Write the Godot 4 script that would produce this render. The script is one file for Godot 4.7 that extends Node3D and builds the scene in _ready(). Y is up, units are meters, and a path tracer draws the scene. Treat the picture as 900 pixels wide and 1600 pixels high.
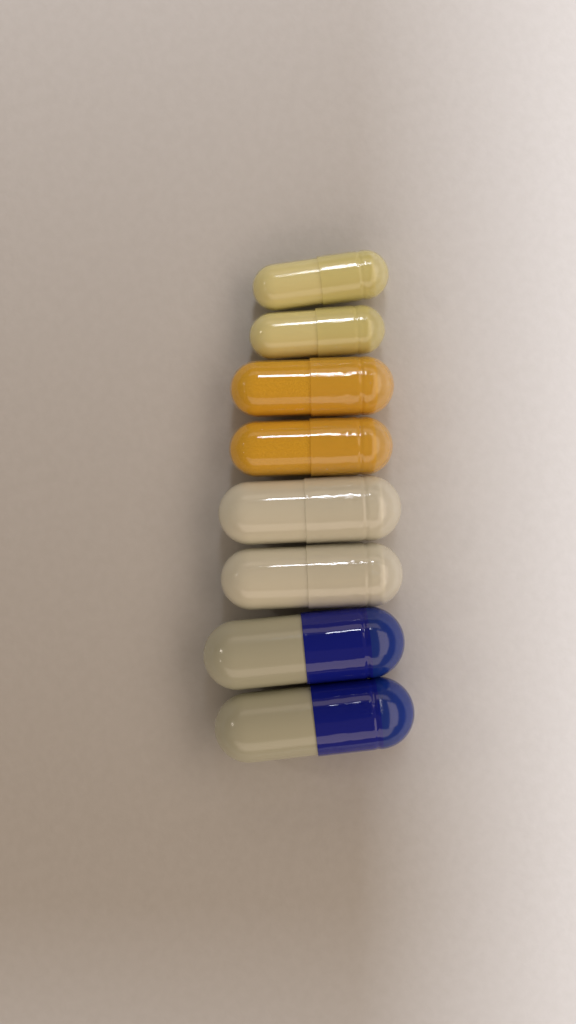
extends Node3D
# Eight hard-shell capsules lying side by side on white paper, seen from straight above.
# Real sizes: metres; image right is +x, image down is +z, y is up.

const MM := 0.001

var noise := FastNoiseLite.new()


func _ready() -> void:
	# ------------------------------------------------------------ camera
	var cam := Camera3D.new()
	cam.name = "camera"
	cam.keep_aspect = Camera3D.KEEP_HEIGHT
	cam.fov = 50.6
	cam.near = 0.01
	cam.far = 20.0
	add_child(cam)
	cam.position = Vector3(0, 0.13, 0)
	cam.rotation_degrees = Vector3(-90, 0, 0)
	cam.current = true

	# ------------------------------------------------------------ surroundings and exposure
	var env := Environment.new()
	env.background_mode = Environment.BG_COLOR
	env.background_color = Color(0.16, 0.118, 0.084).linear_to_srgb()
	env.background_energy_multiplier = 1.0
	env.tonemap_mode = Environment.TONE_MAPPER_LINEAR
	env.tonemap_exposure = 1.07
	env.sdfgi_enabled = true
	env.ssao_enabled = true
	env.ssil_enabled = true
	var we := WorldEnvironment.new()
	we.name = "surroundings"
	we.environment = env
	add_child(we)

	# ------------------------------------------------------------ the room's lamps
	# radiance is what the eye sees of the lamp; area lamps face down or towards the table
	lamp("ceiling_fixture_light", Vector3(0.045, 1.7, -1.125), Vector2(0.32, 1.87), Color(0.88, 0.91, 1.0), 25.0)
	lamp("ceiling_panel_top", Vector3(0.1, 1.8, -3.6), Vector2(4.2, 2.3), Color(1.0, 0.83, 0.67), 1.1)
	lamp("ceiling_panel_bottom", Vector3(0.1, 1.8, 3.7), Vector2(4.6, 4.0), Color(1.0, 0.82, 0.67), 1.45)
	lamp("ceiling_panel_right", Vector3(2.2, 1.8, 0.0), Vector2(2.2, 3.8), Color(1.0, 0.82, 0.68), 1.85)
	lamp("left_lamp", Vector3(-2.4, 1.5, -0.75), Vector2(0.22, 0.22), Color(1.0, 0.9, 0.78), 60.0)
	lamp("left_lamp", Vector3(-2.4, 1.5, 0.65), Vector2(0.13, 0.13), Color(1.0, 0.9, 0.78), 30.0)

	noise.seed = 11
	noise.noise_type = FastNoiseLite.TYPE_SIMPLEX_SMOOTH
	noise.fractal_type = FastNoiseLite.FRACTAL_NONE
	noise.frequency = 1.0

	paper()
	phone()

	# ------------------------------------------------------------ the capsules
	var yellow := {
		"shell": sheet(Color(0.84, 0.77, 0.33), 0.4, 0.11), "fill": powder(Color(0.88, 0.82, 0.5), 0.04, 3),
		"cap": sheet(Color(0.88, 0.82, 0.35), 0.4, 0.11), "bump": 8.0, "uneven": 0.006, "dimple": 0.016, "groove": 0.09,
	}
	var orange := {
		"shell": sheet(Color(0.9, 0.55, 0.06), 0.35, 0.07), "fill": powder(Color(0.88, 0.52, 0.04), 0.24, 5),
		"cap": sheet(Color(0.95, 0.59, 0.075), 0.43, 0.07), "bump": 10.0, "uneven": 0.027, "dimple": 0.05, "groove": 0.11,
	}
	var white := {
		"shell": sheet(Color(0.84, 0.82, 0.68), 0.6, 0.05), "fill": powder(Color(0.92, 0.9, 0.77), 0.03, 7),
		"cap": sheet(Color(0.94, 0.92, 0.78), 0.42, 0.06), "bump": 10.0, "uneven": 0.027, "dimple": 0.045, "groove": 0.085,
	}
	var blue := {
		"shell": sheet(Color(0.54, 0.54, 0.41), 0.93, 0.17), "fill": powder(Color(0.6, 0.58, 0.44), 0.03, 9),
		"cap": sheet(Color(0.01, 0.018, 0.3), 0.955, 0.05), "dome": sheet(Color(0.009, 0.038, 0.29), 0.93, 0.13), "bump": 2.0, "uneven": 0.011, "dimple": 0.0, "groove": 0.08,
	}
	capsule("yellow_capsule", "small pale yellow capsule at the top end of the row, tilted most", "pale yellow capsules",
		Vector2(3.82, -27.1), 8.2, 16.15, 2.883, -0.13, yellow, 1)
	capsule("yellow_capsule", "small pale yellow capsule lying right above the upper orange capsule", "pale yellow capsules",
		Vector2(3.42, -21.0), 4.0, 16.0, 2.898, -0.09, yellow, 2)
	capsule("orange_capsule", "orange capsule touching the small yellow capsules, upper of the orange pair", "orange capsules",
		Vector2(2.80, -14.55), 1.6, 19.2, 3.437, -0.21, orange, 3)
	capsule("orange_capsule", "orange capsule touching the off-white capsules, lower of the orange pair", "orange capsules",
		Vector2(2.68, -7.55), 1.8, 19.15, 3.422, -0.11, orange, 4)
	capsule("white_capsule", "all off-white capsule lying against the lower orange capsule", "off-white capsules",
		Vector2(2.55, -0.15), 2.4, 21.35, 3.841, -0.57, white, 5)
	capsule("white_capsule", "all off-white capsule lying against the upper blue and white capsule", "off-white capsules",
		Vector2(2.78, 7.53), 2.2, 21.25, 3.76, -0.54, white, 6)
	capsule("blue_and_white_capsule", "large capsule with a blue cap, between a white capsule and its blue twin", "blue and white capsules",
		Vector2(1.86, 15.84), 5.7, 23.45, 4.17, 0.0, blue, 7)
	capsule("blue_and_white_capsule", "large capsule with a blue cap at the bottom end of the row", "blue and white capsules",
		Vector2(3.08, 24.16), 6.5, 23.3, 4.17, -0.05, blue, 8)


# ---------------------------------------------------------------- helpers

func lamp(called: String, at: Vector3, size: Vector2, color: Color, radiance: float) -> void:
	var l := AreaLight3D.new()
	l.name = called
	l.area_size = size
	l.area_normalize_energy = true
	l.light_color = color.linear_to_srgb()
	l.light_energy = radiance * size.x * size.y / PI
	l.area_range = 12.0
	l.shadow_enabled = true
	add_child(l, true)
	l.position = at
	l.rotation_degrees = Vector3(-90, 0, 0)


func tag(o: Node, label: String, category: String, group := "") -> void:
	o.set_meta("label", label)
	if category != "":
		o.set_meta("category", category)
	if group != "":
		o.set_meta("group", group)


func part(called: String, mesh: Mesh, mat: Material, parent: Node) -> MeshInstance3D:
	var o := MeshInstance3D.new()
	o.name = called
	o.mesh = mesh
	o.material_override = mat
	o.cast_shadow = GeometryInstance3D.SHADOW_CASTING_SETTING_ON
	parent.add_child(o, true)
	return o


# smooth gelatin: a clear tinted skin that shows what is inside
func sheet(color: Color, alpha: float, rough: float) -> StandardMaterial3D:
	var m := StandardMaterial3D.new()
	var c := color.linear_to_srgb()
	m.albedo_color = Color(c.r, c.g, c.b, alpha)
	m.transparency = BaseMaterial3D.TRANSPARENCY_ALPHA
	m.roughness = rough
	m.metallic_specular = 0.5
	m.cull_mode = BaseMaterial3D.CULL_DISABLED
	return m


func noise_texture(freq: float, octaves: int, seed_: int, lo: Color, hi: Color) -> NoiseTexture2D:
	var n := FastNoiseLite.new()
	n.seed = seed_
	n.noise_type = FastNoiseLite.TYPE_SIMPLEX_SMOOTH
	n.fractal_type = FastNoiseLite.FRACTAL_FBM
	n.fractal_octaves = octaves
	n.frequency = freq
	var t := NoiseTexture2D.new()
	t.width = 512
	t.height = 512
	t.seamless = true
	t.noise = n
	var g := Gradient.new()
	g.set_color(0, lo)
	g.set_color(1, hi)
	t.color_ramp = g
	return t


# packed powder: grains that differ a little in tone
func powder(color: Color, spread: float, seed_: int) -> StandardMaterial3D:
	var m := StandardMaterial3D.new()
	var lo := Color(color.r * (1.0 - spread), color.g * (1.0 - spread), color.b * (1.0 - spread)).linear_to_srgb()
	var hi := Color(minf(color.r * (1.0 + spread), 1.0), minf(color.g * (1.0 + spread), 1.0), minf(color.b * (1.0 + spread), 1.0)).linear_to_srgb()
	m.albedo_texture = noise_texture(0.055, 4, seed_, lo, hi)
	m.uv1_triplanar = true
	m.uv1_scale = Vector3.ONE * 140.0
	m.roughness = 1.0
	m.metallic_specular = 0.2
	return m


# a surface turned round the x axis; profile points are (x, r) in millimetres;
# wave(x, angle) gives the radial unevenness in millimetres
func lathe(profile: PackedVector2Array, wave: Callable, around := 112) -> ArrayMesh:
	var n := profile.size()
	var pos := PackedVector3Array()
	var nor := PackedVector3Array()
	var index := PackedInt32Array()
	for i in n:
		for k in around + 1:
			var a := TAU * float(k % around) / around
			var r: float = profile[i].y
			if r > 0.001:
				r = maxf(r + wave.call(profile[i].x, a), 0.0)
			pos.append(Vector3(profile[i].x, r * cos(a), r * sin(a)) * MM)
	nor.resize(pos.size())
	var w := around + 1
	for i in n:
		for k in around:
			var ip := mini(i + 1, n - 1)
			var im := maxi(i - 1, 0)
			var du := pos[ip * w + k] - pos[im * w + k]
			var dv := pos[i * w + (k + 1) % around] - pos[i * w + (k + around - 1) % around]
			var nn := dv.cross(du)
			if dv.length() < 1e-7:
				nn = Vector3(signf(profile[i].x - profile[n / 2].x), 0, 0)
			nn = nn.normalized()
			nor[i * w + k] = nn
		nor[i * w + around] = nor[i * w]
	for i in n - 1:
		for k in around:
			var p := i * w + k
			for t in [[p, p + 1, p + w], [p + 1, p + w + 1, p + w]]:
				var a := pos[t[0]]
				var b := pos[t[1]]
				var c := pos[t[2]]
				if (b - a).cross(c - a).dot(nor[t[0]] + nor[t[1]] + nor[t[2]]) > 0.0:
					index.append_array(PackedInt32Array([t[0], t[2], t[1]]))
				else:
					index.append_array(PackedInt32Array([t[0], t[1], t[2]]))
	var arrays := []
	arrays.resize(Mesh.ARRAY_MAX)
	arrays[Mesh.ARRAY_VERTEX] = pos
	arrays[Mesh.ARRAY_NORMAL] = nor
	arrays[Mesh.ARRAY_INDEX] = index
	var m := ArrayMesh.new()
	m.add_surface_from_arrays(Mesh.PRIMITIVE_TRIANGLES, arrays)
	return m


# points of a rounded end, from the pole to the rim (left) or back (right)
func dome(cx: float, r: float, left: bool, steps := 22, long := 1.0) -> PackedVector2Array:
	var p := PackedVector2Array()
	for i in steps + 1:
		var a := PI / 2 * float(i) / steps
		if left:
			p.append(Vector2(cx - r * long * cos(a), r * sin(a)))
		else:
			p.append(Vector2(cx + r * long * sin(a), r * cos(a)))
	return p


func tube(x0: float, x1: float, r0: float, r1: float, steps: int) -> PackedVector2Array:
	var p := PackedVector2Array()
	for i in range(1, steps):
		var t := float(i) / steps
		p.append(Vector2(lerpf(x0, x1, t), lerpf(r0, r1, t)))
	return p


# length, radius and joint (where the cap's rim sits, from the middle) in millimetres
func capsule(called: String, label: String, group: String, at: Vector2, turn: float, length: float, rc: float, joint: float, look: Dictionary, seed_: int) -> void:
	var o := Node3D.new()
	o.name = called
	add_child(o, true)
	o.position = Vector3(at.x, rc, at.y) * MM
	o.rotation_degrees.y = turn
	tag(o, label, "capsule", group)

	var left := -length / 2
	var right := length / 2
	var rb := rc - 0.15                 # outside of the body
	var open_end := right - rc * 0.70     # where the body's open end meets the cap's dome
	var re := rc * 0.935                # the open end is drawn in a little
	var ring := right - rc - 0.55         # locking groove of the cap
	var bump: float = look.bump
	var s := float(seed_) * 17.3
	var wave_body := func(x: float, a: float) -> float:
		var hid := smoothstep(joint - 0.2, joint + 1.0, x)
		return noise.get_noise_3d(x * 0.35 + s, cos(a) * 1.3, sin(a) * 1.3) * 0.0035 * (1.0 + bump * hid) \
			+ hid * bump * 0.0012 * noise.get_noise_3d(x * 1.1 + s, cos(a) * 4.0, sin(a) * 4.0)
	var wave_cap := func(x: float, a: float) -> float:
		var w := noise.get_noise_3d(x * 0.5 + s + 50.0, cos(a) * 1.7, sin(a) * 1.7) * float(look.uneven) * (1.0 + 0.5 * sin(s * 0.7))
		w += noise.get_noise_3d(x * 1.2 + s + 90.0, cos(a) * 4.0, sin(a) * 4.0) * float(look.uneven) * 0.3
		# the locking groove, not equally deep all the way round
		var d := (x - ring) / 0.24
		w -= float(look.groove) * exp(-d * d) * (1.0 + 0.7 * noise.get_noise_3d(s, cos(a) * 1.5, sin(a) * 1.5))
		# six small dents round the cap that hold it on the body
		var near := (x - (ring - 1.55)) / 0.4
		if absf(near) < 3.0 and seed_ > 1:
			var off := wrapf(a + 0.36 + 0.11 * sin(s), -PI / 6, PI / 6) * rc / 0.7
			w -= float(look.dimple) * exp(-near * near - off * off)
		return w
	var wave_fill := func(x: float, a: float) -> float:
		return noise.get_noise_3d(x * 2.2 + s, cos(a) * 6.0, sin(a) * 6.0) * 0.03

	# body: closed round end on the left, open end inside the cap with a rolled rim
	var body := dome(left + rb, rb, true)
	body.append_array(tube(left + rb, open_end - 1.2, rb, rb - 0.03, 60))
	body.append_array(tube(open_end - 1.2, open_end, rb - 0.03, re, 8))
	body.append(Vector2(open_end, re))
	body.append(Vector2(open_end + 0.05, re - 0.025))
	body.append(Vector2(open_end + 0.05, re - 0.065))
	body.append(Vector2(open_end, re - 0.09))
	body.append(Vector2(open_end - 0.7, re - 0.095))
	part("body", lathe(body, wave_body), look.shell, o)

	# cap: a rim that stands proud of the body, a locking groove, a round end
	var cap := PackedVector2Array()
	cap.append(Vector2(joint, rb + 0.005))
	cap.append(Vector2(joint, rc - 0.03))
	cap.append(Vector2(joint + 0.01, rc - 0.008))
	cap.append(Vector2(joint + 0.035, rc))
	var x := joint + 0.25
	while x < right - rc - 0.02:
		var d := (x - ring) / 0.27
		cap.append(Vector2(x, rc))
		x += 0.06 if absf(d) < 3.5 else 0.2
	var end := dome(right - rc, rc, false)
	var seat := Vector3(0.0, 0.004 * sin(s * 1.7), 0.003 * cos(s * 2.3))   # no cap sits quite straight
	if look.has("dome"):
		cap.append(end[0])
		var sleeve := part("cap", lathe(cap, wave_cap), look.cap, o)
		sleeve.rotation = seat
		part("cap_dome", lathe(end, wave_cap), look.dome, sleeve)
	else:
		cap.append_array(end)
		part("cap", lathe(cap, wave_cap), look.cap, o).rotation = seat

	# packed powder: rounded to the body's end, with an uneven face under the cap's dome
	var rf := re - 0.13
	var face := open_end - 0.15
	var fill := dome(left + rb, rf, true)
	fill.append_array(tube(left + rb, face, rf, rf, 60))
	fill.append_array(dome(face, rf, false, 18, 0.2))
	part("powder_fill", lathe(fill, wave_fill), look.fill, o)


func paper() -> void:
	var m := StandardMaterial3D.new()
	m.albedo_texture = noise_texture(0.05, 5, 21, Color(0.534, 0.522, 0.502).linear_to_srgb(), Color(0.562, 0.55, 0.532).linear_to_srgb())
	m.uv1_triplanar = true
	m.uv1_world_triplanar = true
	m.uv1_scale = Vector3.ONE * 22.0
	m.roughness = 0.85
	m.metallic_specular = 0.3
	m.heightmap_enabled = true
	m.heightmap_scale = 0.0026
	m.heightmap_texture = noise_texture(0.06, 4, 33, Color.BLACK, Color.WHITE)
	var box := BoxMesh.new()
	box.size = Vector3(0.9, 0.02, 0.9)
	var o := MeshInstance3D.new()
	o.name = "tabletop"
	o.mesh = box
	o.material_override = m
	o.set_meta("kind", "structure")
	o.set_meta("label", "plain off-white paper-like tabletop under the capsules")
	add_child(o)
	o.position.y = -0.01


# the phone that takes the picture, above the frame: it shades the table and darkens what the capsules mirror
func phone() -> void:
	var o := Node3D.new()
	o.name = "phone"
	add_child(o)
	o.position = Vector3(-0.0136, 0.1365, -0.0498)
	tag(o, "black phone held level above the row of capsules, out of the picture", "phone")
	var m := StandardMaterial3D.new()
	m.albedo_color = Color(0.03, 0.03, 0.033).linear_to_srgb()
	m.roughness = 0.5
	var st := SurfaceTool.new()
	st.begin(Mesh.PRIMITIVE_TRIANGLES)
	var outline := PackedVector2Array()
	var c := Vector2(0.0375 - 0.009, 0.0773 - 0.009)
	for q in 4:
		for i in 9:
			var a := (q + i / 8.0) * PI / 2
			var sx := 1.0 if q == 0 or q == 3 else -1.0
			var sz := 1.0 if q < 2 else -1.0
			outline.append(Vector2(c.x * sx + 0.009 * cos(a), c.y * sz + 0.009 * sin(a)))
	var levels := [[-0.004, 0.0015], [-0.0025, 0.0], [0.0025, 0.0], [0.004, 0.0015]]
	var n := outline.size()
	var ring := func(l: int, k: int) -> Vector3:
		var p := outline[k % n]
		var f: float = (p.length() - levels[l][1]) / p.length()
		return Vector3(p.x * f, levels[l][0], p.y * f)
	for l in 3:
		for k in n:
			for v in [ring.call(l, k), ring.call(l, k + 1), ring.call(l + 1, k), ring.call(l, k + 1), ring.call(l + 1, k + 1), ring.call(l + 1, k)]:
				st.add_vertex(v)
	for k in n:
		for v in [Vector3(0, -0.004, 0), ring.call(0, k + 1), ring.call(0, k), Vector3(0, 0.004, 0), ring.call(3, k), ring.call(3, k + 1)]:
			st.add_vertex(v)
	st.generate_normals()
	part("phone_body", st.commit(), m, o)
